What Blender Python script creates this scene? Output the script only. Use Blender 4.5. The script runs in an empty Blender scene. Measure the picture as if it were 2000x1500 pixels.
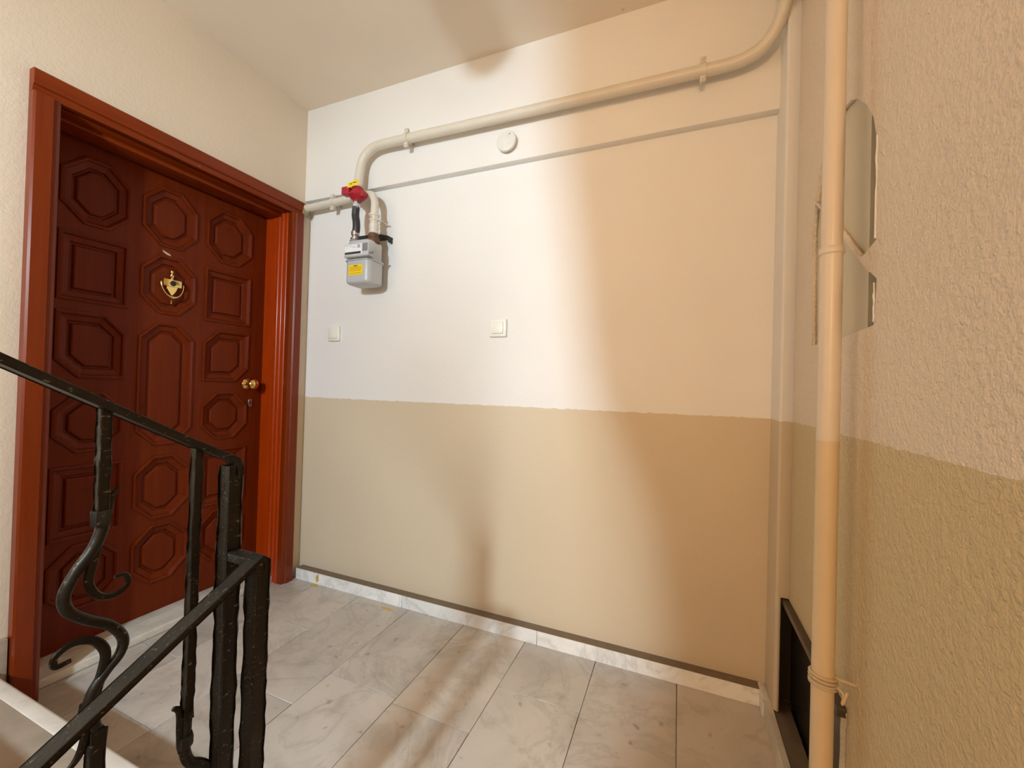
import bpy, bmesh, math, random
from mathutils import Vector, Matrix
from math import sin, cos, pi, radians

# ------------------------------------------------------------------ camera, world, light, exposure
scene = bpy.context.scene
COL = scene.collection
random.seed(7)

R = ((0.92572699, 0.37714942, 0.02806894),
     (0.02252676, 0.01909871, -0.9995638),
     (-0.37752098, 0.92595548, 0.00918424))
EYE = Vector((0, 0, 1.12))
cam_data = bpy.data.cameras.new('camera')
cam_data.sensor_fit = 'HORIZONTAL'
cam_data.sensor_width = 36.0
cam_data.lens = 802.267 / 2000 * 36.0
cam_data.clip_start = 0.02
cam = bpy.data.objects.new('camera', cam_data)
COL.objects.link(cam)
rx, ry, rz = (Vector(r) for r in R)
m = Matrix.Identity(4)
for i in range(3):
    m[i][0], m[i][1], m[i][2], m[i][3] = rx[i], -ry[i], -rz[i], EYE[i]
cam.matrix_world = m
scene.camera = cam

world = bpy.data.worlds.new('world')
scene.world = world
world.use_nodes = True
world.node_tree.nodes['Background'].inputs[0].default_value = (1.0, 0.86, 0.7, 1)
world.node_tree.nodes['Background'].inputs[1].default_value = 0.02

# two added lamps behind the camera, one each side of the added light blocker
KEY = Vector((-0.70, -1.50, 1.98))             # added cool white bulb on the side of the rising flight
KEY_R, KEY_I, KEY_COLOR = 0.080, 21.8, (0.67, 0.87, 1.0)
LAMP_POS = Vector((0.02, -1.85, 1.95))         # added warm lamp over the flight going down
GLOBE_R, LAMP_I, LAMP_COLOR = 0.15, 6.2, (1.0, 0.62, 0.29)

vs = scene.view_settings
vs.view_transform = 'Standard'
vs.look = 'None'
vs.gamma = 1.0
vs.use_curve_mapping = False
vs.exposure = 0.17

# light paths: diffuse rooms need few bounces
scene.cycles.max_bounces = 6
scene.cycles.diffuse_bounces = 5
scene.cycles.glossy_bounces = 2
scene.cycles.transmission_bounces = 0
scene.cycles.caustics_reflective = False
scene.cycles.caustics_refractive = False

# ------------------------------------------------------------------ helpers
def origin_of(p):
    o = Vector((0, 0, 0))
    while p is not None:
        o += p.location
        p = p.parent
    return o

def tag(o, label=None, cat=None, group=None, kind=None):
    if label: o['label'] = label
    if cat: o['category'] = cat
    if group: o['group'] = group
    if kind: o['kind'] = kind
    return o

def empty(name, loc, **kw):
    o = bpy.data.objects.new(name, None)
    o.empty_display_size = 0.05
    o.location = loc
    COL.objects.link(o)
    return tag(o, **kw)

def link(name, me, mat, parent=None, smooth=False, origin=None):
    """me holds world coordinates; moved so that the object origin sits sensibly."""
    if parent is not None:
        off = origin_of(parent)
        loc = Vector((0, 0, 0))
    else:
        if origin is None:
            n = max(1, len(me.vertices))
            c = Vector((0, 0, 0))
            zmin = 1e9
            for v in me.vertices:
                c += v.co
                zmin = min(zmin, v.co.z)
            c /= n
            origin = Vector((c.x, c.y, zmin))
        off = Vector(origin)
        loc = off
    me.transform(Matrix.Translation(-off))
    if smooth:
        me.polygons.foreach_set('use_smooth', [True] * len(me.polygons))
        if smooth != 'all':
            me.set_sharp_from_angle(angle=radians(38))
    me.materials.clear()
    me.materials.append(mat)
    o = bpy.data.objects.new(name, me)
    o.location = loc
    COL.objects.link(o)
    if parent is not None:
        o.parent = parent
    return o

def from_bm(bm):
    bmesh.ops.recalc_face_normals(bm, faces=bm.faces)
    me = bpy.data.meshes.new('m')
    bm.to_mesh(me)
    bm.free()
    return me

def bm_box(bm, x0, x1, y0, y1, z0, z1, bev=0.0, seg=2):
    r = bmesh.ops.create_cube(bm, size=1.0)
    for v in r['verts']:
        v.co = Vector(((x0 + x1) / 2 + v.co.x * (x1 - x0), (y0 + y1) / 2 + v.co.y * (y1 - y0), (z0 + z1) / 2 + v.co.z * (z1 - z0)))
    if bev:
        es = list({e for v in r['verts'] for e in v.link_edges})
        bmesh.ops.bevel(bm, geom=es, offset=bev, segments=seg, affect='EDGES', profile=0.5)

def box(name, x0, x1, y0, y1, z0, z1, mat, parent=None, bev=0.0, seg=2, origin=None):
    bm = bmesh.new()
    bm_box(bm, x0, x1, y0, y1, z0, z1, bev, seg)
    return link(name, from_bm(bm), mat, parent, smooth=bool(bev), origin=origin)

def sweep_bm(bm, pts, rad, sides=12, square=False, jit=0.0, up=None, aspect=1.0, caps=True):
    """tube or bar along pts; rad a number or list; aspect widens the second axis"""
    pts = [Vector(p) for p in pts]
    n = len(pts)
    rads = rad if isinstance(rad, (list, tuple)) else [rad] * n
    t0 = (pts[1] - pts[0]).normalized()
    ref = Vector(up) if up else (Vector((0, 1, 0)) if abs(t0.y) < 0.8 else Vector((0, 0, 1)))
    a = (ref - t0 * ref.dot(t0)).normalized()
    rings = []
    prev_t = t0
    for i, p in enumerate(pts):
        if i == 0: t = t0
        elif i == n - 1: t = (pts[-1] - pts[-2]).normalized()
        else: t = ((pts[i + 1] - p).normalized() + (p - pts[i - 1]).normalized()).normalized()
        q = prev_t.rotation_difference(t)
        a = (q @ a)
        a = (a - t * a.dot(t)).normalized()
        b = t.cross(a)
        prev_t = t
        ring = []
        if square:
            h = rads[i] * (1 + random.uniform(-1, 1) * jit * 55)
            w = h * aspect
            c = h * 0.16
            for (sa, sb) in ((1, 1), (-1, 1), (-1, -1), (1, -1)):
                for (ca, cb) in (((0, c), (c, 0)) if sa * sb < 0 else ((c, 0), (0, c))):
                    j = random.uniform(-jit, jit)
                    ring.append(bm.verts.new(p + a * (sa * (h - ca + j)) + b * (sb * (w - cb + j))))
        else:
            for k in range(sides):
                th = 2 * pi * k / sides
                ring.append(bm.verts.new(p + (a * cos(th) + b * sin(th) * aspect) * rads[i]))
        rings.append(ring)
    for r0, r1 in zip(rings, rings[1:]):
        k = len(r0)
        for j in range(k):
            bm.faces.new((r0[j], r0[(j + 1) % k], r1[(j + 1) % k], r1[j]))
    if caps:
        bm.faces.new(rings[0][::-1])
        bm.faces.new(rings[-1])

def sweep(name, pts, rad, mat, parent=None, sides=14, square=False, jit=0.0, up=None, aspect=1.0, origin=None):
    bm = bmesh.new()
    sweep_bm(bm, pts, rad, sides, square, jit, up, aspect)
    return link(name, from_bm(bm), mat, parent, smooth=(True), origin=origin)

def spline(ctrl, per=8):
    P = [Vector(p) for p in ctrl]
    P = [P[0] * 2 - P[1]] + P + [P[-1] * 2 - P[-2]]
    out = []
    for i in range(1, len(P) - 2):
        p0, p1, p2, p3 = P[i - 1:i + 3]
        for k in range(per):
            t = k / per
            out.append(0.5 * ((2 * p1) + (p2 - p0) * t + (2 * p0 - 5 * p1 + 4 * p2 - p3) * t * t + (3 * p1 - p0 - 3 * p2 + p3) * t ** 3))
    out.append(P[-2].copy())
    return out

def straight(a, b, n):
    a, b = Vector(a), Vector(b)
    return [a.lerp(b, i / n) for i in range(n + 1)]

def lathe_bm(bm, base, axis, profile, sides=24):
    base, axis = Vector(base), Vector(axis).normalized()
    ref = Vector((0, 0, 1)) if abs(axis.z) < 0.9 else Vector((1, 0, 0))
    a = axis.cross(ref).normalized()
    b = axis.cross(a)
    rings = []
    for (r, h) in profile:
        rings.append([bm.verts.new(base + axis * h + (a * cos(2 * pi * k / sides) + b * sin(2 * pi * k / sides)) * max(r, 1e-5)) for k in range(sides)])
    for r0, r1 in zip(rings, rings[1:]):
        for j in range(sides):
            bm.faces.new((r0[j], r0[(j + 1) % sides], r1[(j + 1) % sides], r1[j]))
    bm.faces.new(rings[0][::-1])
    bm.faces.new(rings[-1])

def lathe(name, base, axis, profile, mat, parent=None, sides=24, origin=None):
    bm = bmesh.new()
    lathe_bm(bm, base, axis, profile, sides)
    return link(name, from_bm(bm), mat, parent, smooth=True, origin=origin)

def flat(outlines, depth, frame):
    """outlines (first outer, rest holes) in (u, v), extruded from w=0 to w=depth; frame maps (u,v,w)->world"""
    cu = bpy.data.curves.new('c', 'CURVE')
    cu.dimensions = '2D'
    cu.fill_mode = 'BOTH'
    cu.extrude = depth / 2
    for ol in outlines:
        s = cu.splines.new('POLY')
        s.points.add(len(ol) - 1)
        for p, (u, v) in zip(s.points, ol):
            p.co = (u, v, 0, 1)
        s.use_cyclic_u = True
    ob = bpy.data.objects.new('c', cu)
    COL.objects.link(ob)
    dg = bpy.context.evaluated_depsgraph_get()
    me = bpy.data.meshes.new_from_object(ob.evaluated_get(dg))
    bpy.data.objects.remove(ob)
    bpy.data.curves.remove(cu)
    for v in me.vertices:
        v.co = Vector(frame(v.co.x, v.co.y, v.co.z + depth / 2))
    bm = bmesh.new()
    bm.from_mesh(me)
    bmesh.ops.remove_doubles(bm, verts=bm.verts, dist=1e-5)
    bpy.data.meshes.remove(me)
    return from_bm(bm)

def prism(name, poly, z0, z1, mat, parent=None, smooth=False, origin=None):
    """polygon in (x, y) extruded along z"""
    bm = bmesh.new()
    lo = [bm.verts.new((x, y, z0)) for x, y in poly]
    hi = [bm.verts.new((x, y, z1)) for x, y in poly]
    n = len(poly)
    for i in range(n):
        bm.faces.new((lo[i], lo[(i + 1) % n], hi[(i + 1) % n], hi[i]))
    bm.faces.new(lo[::-1])
    bm.faces.new(hi)
    return link(name, from_bm(bm), mat, parent, smooth=smooth, origin=origin)

# ------------------------------------------------------------------ materials
class NT:
    def __init__(s, name, rough=0.6, metal=0.0, color=(0.8, 0.8, 0.8)):
        s.m = bpy.data.materials.new(name)
        s.m.use_nodes = True
        s.n, s.l = s.m.node_tree.nodes, s.m.node_tree.links
        s.b = s.n['Principled BSDF']
        s.b.inputs['Roughness'].default_value = rough
        s.b.inputs['Metallic'].default_value = metal
        s.b.inputs['Base Color'].default_value = (*color, 1)
    def node(s, t, **kw):
        n = s.n.new(t)
        for k, v in kw.items():
            if k in n.inputs: n.inputs[k].default_value = v
            else: setattr(n, k, v)
        return n
    def pos(s):
        return s.node('ShaderNodeNewGeometry').outputs['Position']
    def noise(s, vec, scale, detail=4.0, rough=0.55, dist=0.0):
        n = s.node('ShaderNodeTexNoise', Scale=scale, Detail=detail, Roughness=rough, Distortion=dist)
        s.l.new(vec, n.inputs['Vector'])
        return n.outputs['Fac']
    def ramp(s, fac, stops):
        r = s.node('ShaderNodeValToRGB')
        e = r.color_ramp.elements
        while len(e) < len(stops): e.new(0.5)
        for el, (p, c) in zip(e, stops):
            el.position = p
            el.color = (*c, 1) if len(c) == 3 else c
        s.l.new(fac, r.inputs[0])
        return r.outputs['Color']
    def mix(s, fac, a, b, mode='MIX'):
        n = s.node('ShaderNodeMix', data_type='RGBA', blend_type=mode)
        for sock, v in ((n.inputs[0], fac), (n.inputs[6], a), (n.inputs[7], b)):
            if isinstance(v, bpy.types.NodeSocket): s.l.new(v, sock)
            elif isinstance(v, tuple): sock.default_value = (*v, 1)
            else: sock.default_value = v
        return n.outputs[2]
    def math(s, op, a, b=0.0):
        n = s.node('ShaderNodeMath', operation=op)
        for sock, v in ((n.inputs[0], a), (n.inputs[1], b)):
            if isinstance(v, bpy.types.NodeSocket): s.l.new(v, sock)
            else: sock.default_value = v
        return n.outputs[0]
    def bump(s, h, strength=0.3, dist=0.002):
        n = s.node('ShaderNodeBump', Strength=strength, Distance=dist)
        s.l.new(h, n.inputs['Height'])
        s.l.new(n.outputs[0], s.b.inputs['Normal'])
    def color(s, c):
        s.l.new(c, s.b.inputs['Base Color'])
        return s
    def scaled(s, vec, sc):
        n = s.node('ShaderNodeVectorMath', operation='MULTIPLY')
        s.l.new(vec, n.inputs[0])
        n.inputs[1].default_value = sc
        return n.outputs[0]

UPPER = (0.85, 0.825, 0.79)
LOWER = (0.68, 0.57, 0.415)
PAINT_Z = 1.033

def wall_paint(name, upper, lower=None, bump=0.25, bscale=170.0, bdist=0.0016, rough=0.62):
    t = NT(name, rough)
    p = t.pos()
    big = t.noise(p, 2.3, 1.0)
    def mott(c):
        return t.mix(big, tuple(x * 0.95 for x in c), tuple(min(1, x * 1.04) for x in c))
    col = mott(upper)
    if lower:
        sep = t.node('ShaderNodeSeparateXYZ')
        t.l.new(p, sep.inputs[0])
        wob = t.math('MULTIPLY', t.math('SUBTRACT', t.noise(p, 40.0, 1.0), 0.5), 0.009)
        below = t.math('LESS_THAN', t.math('ADD', sep.outputs[2], wob), PAINT_Z)
        col = t.mix(below, col, mott(lower))
    # small scuffs with a shape of their own
    sc = t.noise(p, 26.0, 0.0, 0.4)
    spot = t.ramp(sc, [(0.0, (0, 0, 0)), (0.885, (0, 0, 0)), (0.915, (1, 1, 1))])
    col = t.mix(t.math('MULTIPLY', spot, 0.35), col, (0.30, 0.26, 0.2))
    t.color(col)
    t.bump(t.noise(p, bscale * 0.55, 2.0, 0.75), bump, bdist * 1.5)
    return t.m

M = {}
M['wall'] = wall_paint('painted_plaster', UPPER, LOWER)
M['wall_right'] = wall_paint('stippled_plaster', (0.82, 0.70, 0.575), (0.66, 0.53, 0.315), bump=0.9, bscale=125.0, bdist=0.005)
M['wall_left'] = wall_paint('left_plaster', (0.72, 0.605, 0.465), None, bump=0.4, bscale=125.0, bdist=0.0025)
M['ceiling'] = wall_paint('ceiling_paint', (0.82, 0.72, 0.595), None, bump=0.15)
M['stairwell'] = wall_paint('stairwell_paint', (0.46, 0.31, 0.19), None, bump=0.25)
M['raw'] = wall_paint('raw_plaster', (0.66, 0.60, 0.50), None, bump=1.0, bscale=220.0, bdist=0.004, rough=0.9)

def marble(name, base, vein, dark=0.5, seed=0.0, stain=0.0, rough=0.3):
    t = NT(name, rough)
    p0 = t.node('ShaderNodeObjectInfo').outputs['Random']
    p = t.pos()
    off = t.node('ShaderNodeVectorMath', operation='ADD')
    t.l.new(p, off.inputs[0])
    cb = t.node('ShaderNodeCombineXYZ')
    t.l.new(t.math('MULTIPLY', p0, 17.0), cb.inputs[0])
    t.l.new(t.math('MULTIPLY', p0, 9.0), cb.inputs[1])
    cb.inputs[2].default_value = seed
    t.l.new(cb.outputs[0], off.inputs[1])
    v = off.outputs[0]
    cloud = t.noise(v, 3.4, 6.0, 0.6, 0.6)
    col = t.ramp(cloud, [(0.25, tuple(c * 0.80 for c in base)), (0.5, base), (0.75, tuple(min(1, c * 1.10) for c in base))])
    ve = t.noise(v, 2.6, 7.0, 0.62, 1.7)
    line = t.math('ABSOLUTE', t.math('SUBTRACT', ve, 0.5))
    vm = t.ramp(line, [(0.0, (1, 1, 1)), (0.012, (0.5, 0.5, 0.5)), (0.05, (0, 0, 0))])
    col = t.mix(t.math('MULTIPLY', vm, dark), col, vein)
    if stain:
        st = t.noise(p, 6.0, 5.0, 0.62, 0.5)
        sm = t.ramp(st, [(0.0, (0, 0, 0)), (0.53, (0, 0, 0)), (0.72, (1, 1, 1))])
        col = t.mix(t.math('MULTIPLY', sm, stain * 0.6), col, (0.23, 0.175, 0.115))
        st2 = t.noise(p, 21.0, 3.0, 0.5, 0.3)
        sm2 = t.ramp(st2, [(0.0, (0, 0, 0)), (0.66, (0, 0, 0)), (0.74, (1, 1, 1))])
        col = t.mix(t.math('MULTIPLY', sm2, stain * 0.7), col, (0.12, 0.085, 0.055))
    tone = t.ramp(p0, [(0.0, (0.84, 0.83, 0.81)), (0.5, (0.97, 0.96, 0.94)), (1.0, (1.07, 1.05, 1.02))])
    col = t.mix(1.0, col, tone, 'MULTIPLY')
    t.color(col)
    return t.m

M['tile'] = marble('floor_marble', (0.585, 0.53, 0.475), (0.33, 0.30, 0.27), 0.42, stain=0.62)
M['skirting'] = marble('skirting_marble', (0.90, 0.90, 0.90), (0.50, 0.50, 0.50), 0.5, 3.0, 0.0, 0.28)
M['tread'] = marble('shaded_tread_marble', (0.47, 0.39, 0.31), (0.30, 0.25, 0.2), 0.3, 6.0, 0.3, 0.4)  # stone browned: the shade on the steps is put into the colour
M['sill'] = marble('sill_marble', (0.66, 0.62, 0.55), (0.45, 0.42, 0.38), 0.3, 6.0, 0.25, 0.35)
M['nosing'] = marble('lit_nosing_marble', (0.78, 0.72, 0.65), (0.5, 0.46, 0.42), 0.3, 8.0, 0.0, 0.3)  # paler than the tread: the lit front edge is put into the colour
t = NT('grout', 0.9); t.color(t.mix(t.noise(t.pos(), 60.0), (0.10, 0.08, 0.06), (0.24, 0.20, 0.16))); M['grout'] = t.m
t = NT('skirting_ledge_dust', 0.9); t.color(t.mix(t.noise(t.pos(), 30.0), (0.16, 0.115, 0.075), (0.25, 0.185, 0.12))); M['ledge'] = t.m

def wood(name, c0, c1, rough, axis='z', coat=0.6, spec=0.3):
    t = NT(name, rough)
    p = t.pos()
    sc = {'z': (26, 26, 1.6), 'y': (26, 1.6, 26)}[axis]
    g = t.noise(t.scaled(p, sc), 1.6, 5.0, 0.6, 0.7)
    b = t.noise(p, 3.0, 3.0)
    col = t.ramp(g, [(0.3, c0), (0.7, c1)])
    col = t.mix(t.math('MULTIPLY', b, 0.35), col, tuple(x * 0.7 for x in c0))
    kn = t.node('ShaderNodeTexVoronoi', Scale=5.0)
    t.l.new(t.scaled(p, (1, 1, 0.8)), kn.inputs['Vector'])
    km = t.ramp(kn.outputs['Distance'], [(0.0, (1, 1, 1)), (0.035, (1, 1, 1)), (0.06, (0, 0, 0))])
    col = t.mix(t.math('MULTIPLY', km, 0.55), col, tuple(x * 0.35 for x in c0))
    t.color(col)
    t.b.inputs['Coat Weight'].default_value = coat
    t.b.inputs['Coat Roughness'].default_value = 0.16
    t.b.inputs['Specular IOR Level'].default_value = spec
    t.bump(t.noise(t.scaled(p, sc), 3.0, 3.0), 0.12, 0.001)
    return t.m

M['door'] = wood('mahogany_door', (0.120, 0.0125, 0.0003), (0.165, 0.021, 0.0006), 0.45, coat=0.02, spec=0.17)
M['door_y'] = wood('mahogany_lintel', (0.17, 0.019, 0.0006), (0.235, 0.033, 0.001), 0.42, 'y', coat=0.08, spec=0.25)
M['casing'] = wood('varnished_casing', (0.37, 0.032, 0.0005), (0.44, 0.048, 0.001), 0.34, coat=0.22, spec=0.3)
M['casing_shaded'] = wood('shaded_varnished_casing', (0.17, 0.019, 0.0005), (0.21, 0.028, 0.001), 0.36, coat=0.2, spec=0.28)  # darker copy of the jamb varnish, with shade put into its colour

t = NT('forged_iron', 0.42, 0.55)
p = t.pos()
fl = t.noise(t.scaled(p, (1, 0.35, 1)), 240.0, 3.0, 0.6)
fm = t.ramp(fl, [(0.0, (0, 0, 0)), (0.64, (0, 0, 0)), (0.70, (1, 1, 1))])
t.color(t.mix(t.math('MULTIPLY', fm, 0.5), t.mix(t.noise(p, 18.0), (0.015, 0.012, 0.0085), (0.034, 0.027, 0.019)), (0.42, 0.38, 0.32)))
t.bump(t.noise(p, 70.0, 3.0), 0.5, 0.002)
M['iron'] = t.m

def simple(name, c0, c1, rough, metal=0.0, scale=20.0, bump=0.0, coat=0.0):
    t = NT(name, rough, metal)
    p = t.pos()
    t.color(t.mix(t.noise(p, scale, 4.0), c0, c1))
    if bump: t.bump(t.noise(p, scale * 5, 2.0), bump, 0.001)
    if coat: t.b.inputs['Coat Weight'].default_value = coat
    return t.m

M['pipe'] = simple('cream_painted_pipe', (0.66, 0.60, 0.50), (0.74, 0.68, 0.58), 0.38, 0, 12.0, 0.1)
M['white_plastic'] = simple('cream_plastic', (0.86, 0.83, 0.74), (0.90, 0.87, 0.78), 0.35, 0, 40.0)
M['white_paint'] = simple('white_enamel', (0.74, 0.72, 0.68), (0.85, 0.83, 0.78), 0.4, 0, 45.0, 0.3)
M['brass'] = simple('polished_brass', (0.80, 0.56, 0.20), (0.90, 0.68, 0.28), 0.16, 1.0)
M['black'] = simple('black_metal', (0.012, 0.011, 0.010), (0.03, 0.027, 0.023), 0.5, 0.2)
M['hose'] = simple('black_rubber_hose', (0.02, 0.02, 0.022), (0.05, 0.05, 0.055), 0.35, 0, 90.0, 0.4)
M['steel'] = simple('zinc_steel', (0.50, 0.50, 0.50), (0.68, 0.68, 0.68), 0.3, 1.0, 60.0)
M['grey'] = simple('grey_meter_enamel', (0.46, 0.47, 0.48), (0.53, 0.54, 0.55), 0.35, 0.0, 9.0)
M['grey_dark'] = simple('grey_plastic', (0.22, 0.22, 0.22), (0.30, 0.30, 0.30), 0.45)
M['red'] = simple('red_cast_valve', (0.34, 0.012, 0.022), (0.48, 0.020, 0.035), 0.4, 0, 60.0, 0.4)
M['yellow'] = simple('yellow_sticker', (0.85, 0.58, 0.01), (0.92, 0.66, 0.02), 0.45)
M['label'] = simple('white_label', (0.80, 0.80, 0.80), (0.88, 0.88, 0.88), 0.4)
M['ink'] = simple('printed_ink', (0.02, 0.02, 0.02), (0.05, 0.05, 0.05), 0.6)
M['ink_amber'] = simple('amber_ink', (0.42, 0.22, 0.0), (0.5, 0.28, 0.01), 0.6)
M['rust'] = simple('rusty_nut', (0.10, 0.045, 0.02), (0.20, 0.10, 0.05), 0.7, 0.3, 80.0, 0.5)
M['sealant'] = simple('old_foam_sealant', (0.22, 0.17, 0.07), (0.45, 0.38, 0.24), 0.9, 0, 120.0, 1.0)
M['board'] = simple('cream_board', (0.63, 0.56, 0.41), (0.69, 0.62, 0.47), 0.6, 0, 8.0, 0.1)
M['shaft'] = simple('grey_shaft_back', (0.40, 0.38, 0.32), (0.48, 0.45, 0.38), 0.8, 0, 30.0, 0.3)
M['hatch'] = simple('dark_hatch_enamel', (0.020, 0.017, 0.014), (0.038, 0.032, 0.026), 0.24, 0.0, 5.0, 0.0, 0.0)
M['hatch'].node_tree.nodes['Principled BSDF'].inputs['Specular IOR Level'].default_value = 0.5
M['hatch_frame'] = simple('dark_brown_frame', (0.05, 0.037, 0.026), (0.085, 0.062, 0.043), 0.35)
M['chip'] = simple('chipped_varnish', (0.55, 0.40, 0.28), (0.70, 0.56, 0.42), 0.7, 0, 90.0)
M['wire'] = simple('painted_wire', (0.52, 0.40, 0.26), (0.62, 0.49, 0.33), 0.6)
M['stain'] = simple('yellow_foam_stain', (0.55, 0.33, 0.04), (0.68, 0.45, 0.08), 0.7, 0, 80.0)
M['step_riser'] = simple('riser_marble', (0.55, 0.50, 0.44), (0.62, 0.57, 0.5), 0.4, 0, 6.0)

t = NT('drain_pipe_paint', 0.36)
p = t.pos()
sep = t.node('ShaderNodeSeparateXYZ'); t.l.new(p, sep.inputs[0])
below = t.math('LESS_THAN', sep.outputs[2], 1.026)
n = t.noise(p, 14.0, 4.0)
t.color(t.mix(below, t.mix(n, (0.70, 0.61, 0.50), (0.76, 0.67, 0.56)), t.mix(n, (0.66, 0.52, 0.335), (0.72, 0.575, 0.38))))
M['drain'] = t.m

M['opal'] = simple('unlit_opal_glass', (0.80, 0.78, 0.73), (0.86, 0.84, 0.79), 0.2)

# ------------------------------------------------------------------ the setting
XL, XR = -2.03, 0.352           # left and right wall faces
YB, YW = 1.73, 1.77             # face of the beam, face of the wall below it
H = 2.69
YE = 0.57                       # edge of the landing
YR = -2.6                       # rear wall of the stairwell
TOP = 4.2
S = dict(kind='structure')

fl = tag(box('floor', -2.32, XR + 0.1, YE - 0.02, 1.80, -0.16, -0.012, M['grout']), **S)
strips = [(-2.16, -1.842), (-1.842, -1.532), (-1.532, -1.222), (-1.222, -0.912), (-0.912, -0.605), (-0.605, -0.295), (-0.295, 0.016), (0.016, 0.326)]
cuts = [[1.04], [1.39, 0.80], [1.055], [1.225, 0.74], [1.20, 0.70], [1.428, 0.86], [1.02], [1.06]]
g = 0.0008
for (x0, x1), cs in zip(strips, cuts):
    ys = [1.755] + cs + [YE - 0.02]
    for ya, yb in zip(ys, ys[1:]):
        box('floor_tile', x0 + g, x1 - g, yb + g, ya - g, -0.02, random.uniform(-0.0006, 0.0004), M['tile'], fl, bev=0.0012, seg=1)

wb = tag(box('wall_back', -2.15, XR + 0.1, YW, YW + 0.2, -0.16, TOP, M['wall']), **S)
tag(box('trim_1', XL - 0.05, XR + 0.05, YB, YW + 0.01, 2.163, H + 0.02, M['wall'], bev=0.003), label='protruding beam across the top of the back wall', **S)
tag(box('ceiling', XL - 0.15, XR + 0.15, 0.30, YW + 0.2, H, H + 0.2, M['ceiling']), **S)
tag(box('ceiling_stairwell', XL - 0.15, XR + 0.15, YR - 0.1, 0.35, TOP, TOP + 0.1, M['stairwell']), **S)
tag(box('wall_above_landing', XL - 0.15, XR + 0.15, 0.30, 0.36, H + 0.2, TOP, M['stairwell']), **S)

# left wall with the door opening (y 0.70..1.64, up to z 2.07)
def fr_x(x, sgn):
    return lambda u, v, w: (x + sgn * w, u, v)
me = flat([[(YR - 0.1, -2.2), (0.69, -2.2), (0.69, 2.085), (1.66, 2.085), (1.66, -2.2), (YW + 0.02, -2.2), (YW + 0.02, TOP), (YR - 0.1, TOP)]], 0.25, fr_x(XL, -1))
tag(link('wall_left', me, M['wall_left']), **S)

# right wall with a broken hole and a low hatch opening
hole = [(1.426, 1.265), (1.438, 1.45), (1.440, 1.606), (1.415, 1.70), (1.368, 1.779), (1.30, 1.812), (1.217, 1.820), (1.16, 1.806), (1.118, 1.78), (1.07, 1.735), (1.038, 1.69), (1.022, 1.642), (1.014, 1.429), (1.008, 1.353), (1.012, 1.30), (1.018, 1.264), (1.196, 1.258)]
outer = [(YR - 0.1, -2.2), (1.112, -2.2), (1.112, 0.443), (1.64, 0.443), (1.64, TOP), (YR - 0.1, TOP)]
me = flat([outer, hole], 0.012, fr_x(XR, 1))
wr = tag(link('wall_right', me, M['wall_right']), **S)
box('shaft_back', XR + 0.045, XR + 0.06, 0.90, 1.52, 1.15, 1.95, M['shaft'], wr)
box('board', XR + 0.012, XR + 0.034, 1.081, 1.452, 1.20, 1.95, M['board'], wr)
box('shaft_side', XR + 0.012, XR + 0.05, 0.90, 0.912, 1.15, 1.95, M['shaft'], wr)
box('shaft_bottom', XR + 0.012, XR + 0.05, 0.90, 1.45, 1.20, 1.215, M['shaft'], wr)
box('shaft_top', XR + 0.012, XR + 0.05, 0.90, 1.45, 1.94, 1.955, M['shaft'], wr)
me = flat([[(1.000, 1.435), (1.085, 1.418), (1.15, 1.468), (1.204, 1.516), (1.43, 1.690), (1.434, 1.686), (1.204, 1.508), (1.145, 1.455), (1.06, 1.386), (1.000, 1.348)]], 0.011, fr_x(XR + 0.0005, 1))
link('plaster_shard', me, M['wall_right'], wr)
rng = random.Random(3)
for (za, zb) in ((1.435, 1.64), (1.27, 1.348)):
    pts = [(XR - 0.0005, 1.0165 + rng.uniform(-0.002, 0.002), za + (zb - za) * i / 9) for i in range(10)]
    sweep('plaster_edge', pts, [0.0012 + rng.uniform(0, 0.0014) for _ in range(10)], M['white_paint'], wr, sides=6)
tag(box('wall_right_outer', XR + 0.30, XR + 0.35, YR, 2.0, -2.2, TOP, M['shaft']), **S)

# corner pier between back and right wall
CX0, CY = 0.315, 1.622
pier = tag(prism('trim_2', [(CX0, YW + 0.01), (CX0, CY + 0.006), (CX0 + 0.006, CY), (XR + 0.036, CY), (XR + 0.036, YW + 0.01)], 0.445, H + 0.01, M['wall']), label='narrow painted corner pier beside the right wall', **S)
prism('pier_foot', [(CX0, YW + 0.01), (CX0, CY + 0.008), (CX0 + 0.008, CY), (CX0 + 0.013, CY), (CX0 + 0.016, CY + 0.004), (CX0 + 0.016, YW + 0.01)], 0.066, 0.446, M['wall'], pier)

# skirting of white marble pieces
bb = tag(box('baseboard_back', -2.0, 0.30, YW - 0.028, YW + 0.005, 0.0, 0.057, M['ledge']), **S)
xs = [-2.0, -1.268, -0.552, 0.292]
for a, b in zip(xs, xs[1:]):
    box('skirting_piece', a + 0.0008, b - 0.0008, 1.722, YW - 0.026, 0.0, 0.060, M['skirting'], bb, bev=0.0012, seg=1)
box('ledge_dust', -1.999, 0.297, 1.7255, YW + 0.002, 0.055, 0.0608, M['ledge'], bb)
br = tag(box('baseboard_right', 0.300, XR + 0.02, 0.58, 1.70, 0.0, 0.060, M['ledge'], bev=0.001), **S)
box('skirting_end_piece', 0.290, 0.318, 1.672, 1.770, 0.0, 0.062, M['skirting'], br, bev=0.004)
for a, b in ((1.671, 1.12), (1.119, 0.585)):
    box('skirting_piece', 0.296, 0.318, b, a, 0.0, 0.064, M['sill'], br, bev=0.0015, seg=1)
bl = tag(box('baseboard_left', XL - 0.005, XL + 0.018, 0.30, 0.638, 0.0, 0.255, M['tread'], bev=0.002), **S)

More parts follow.
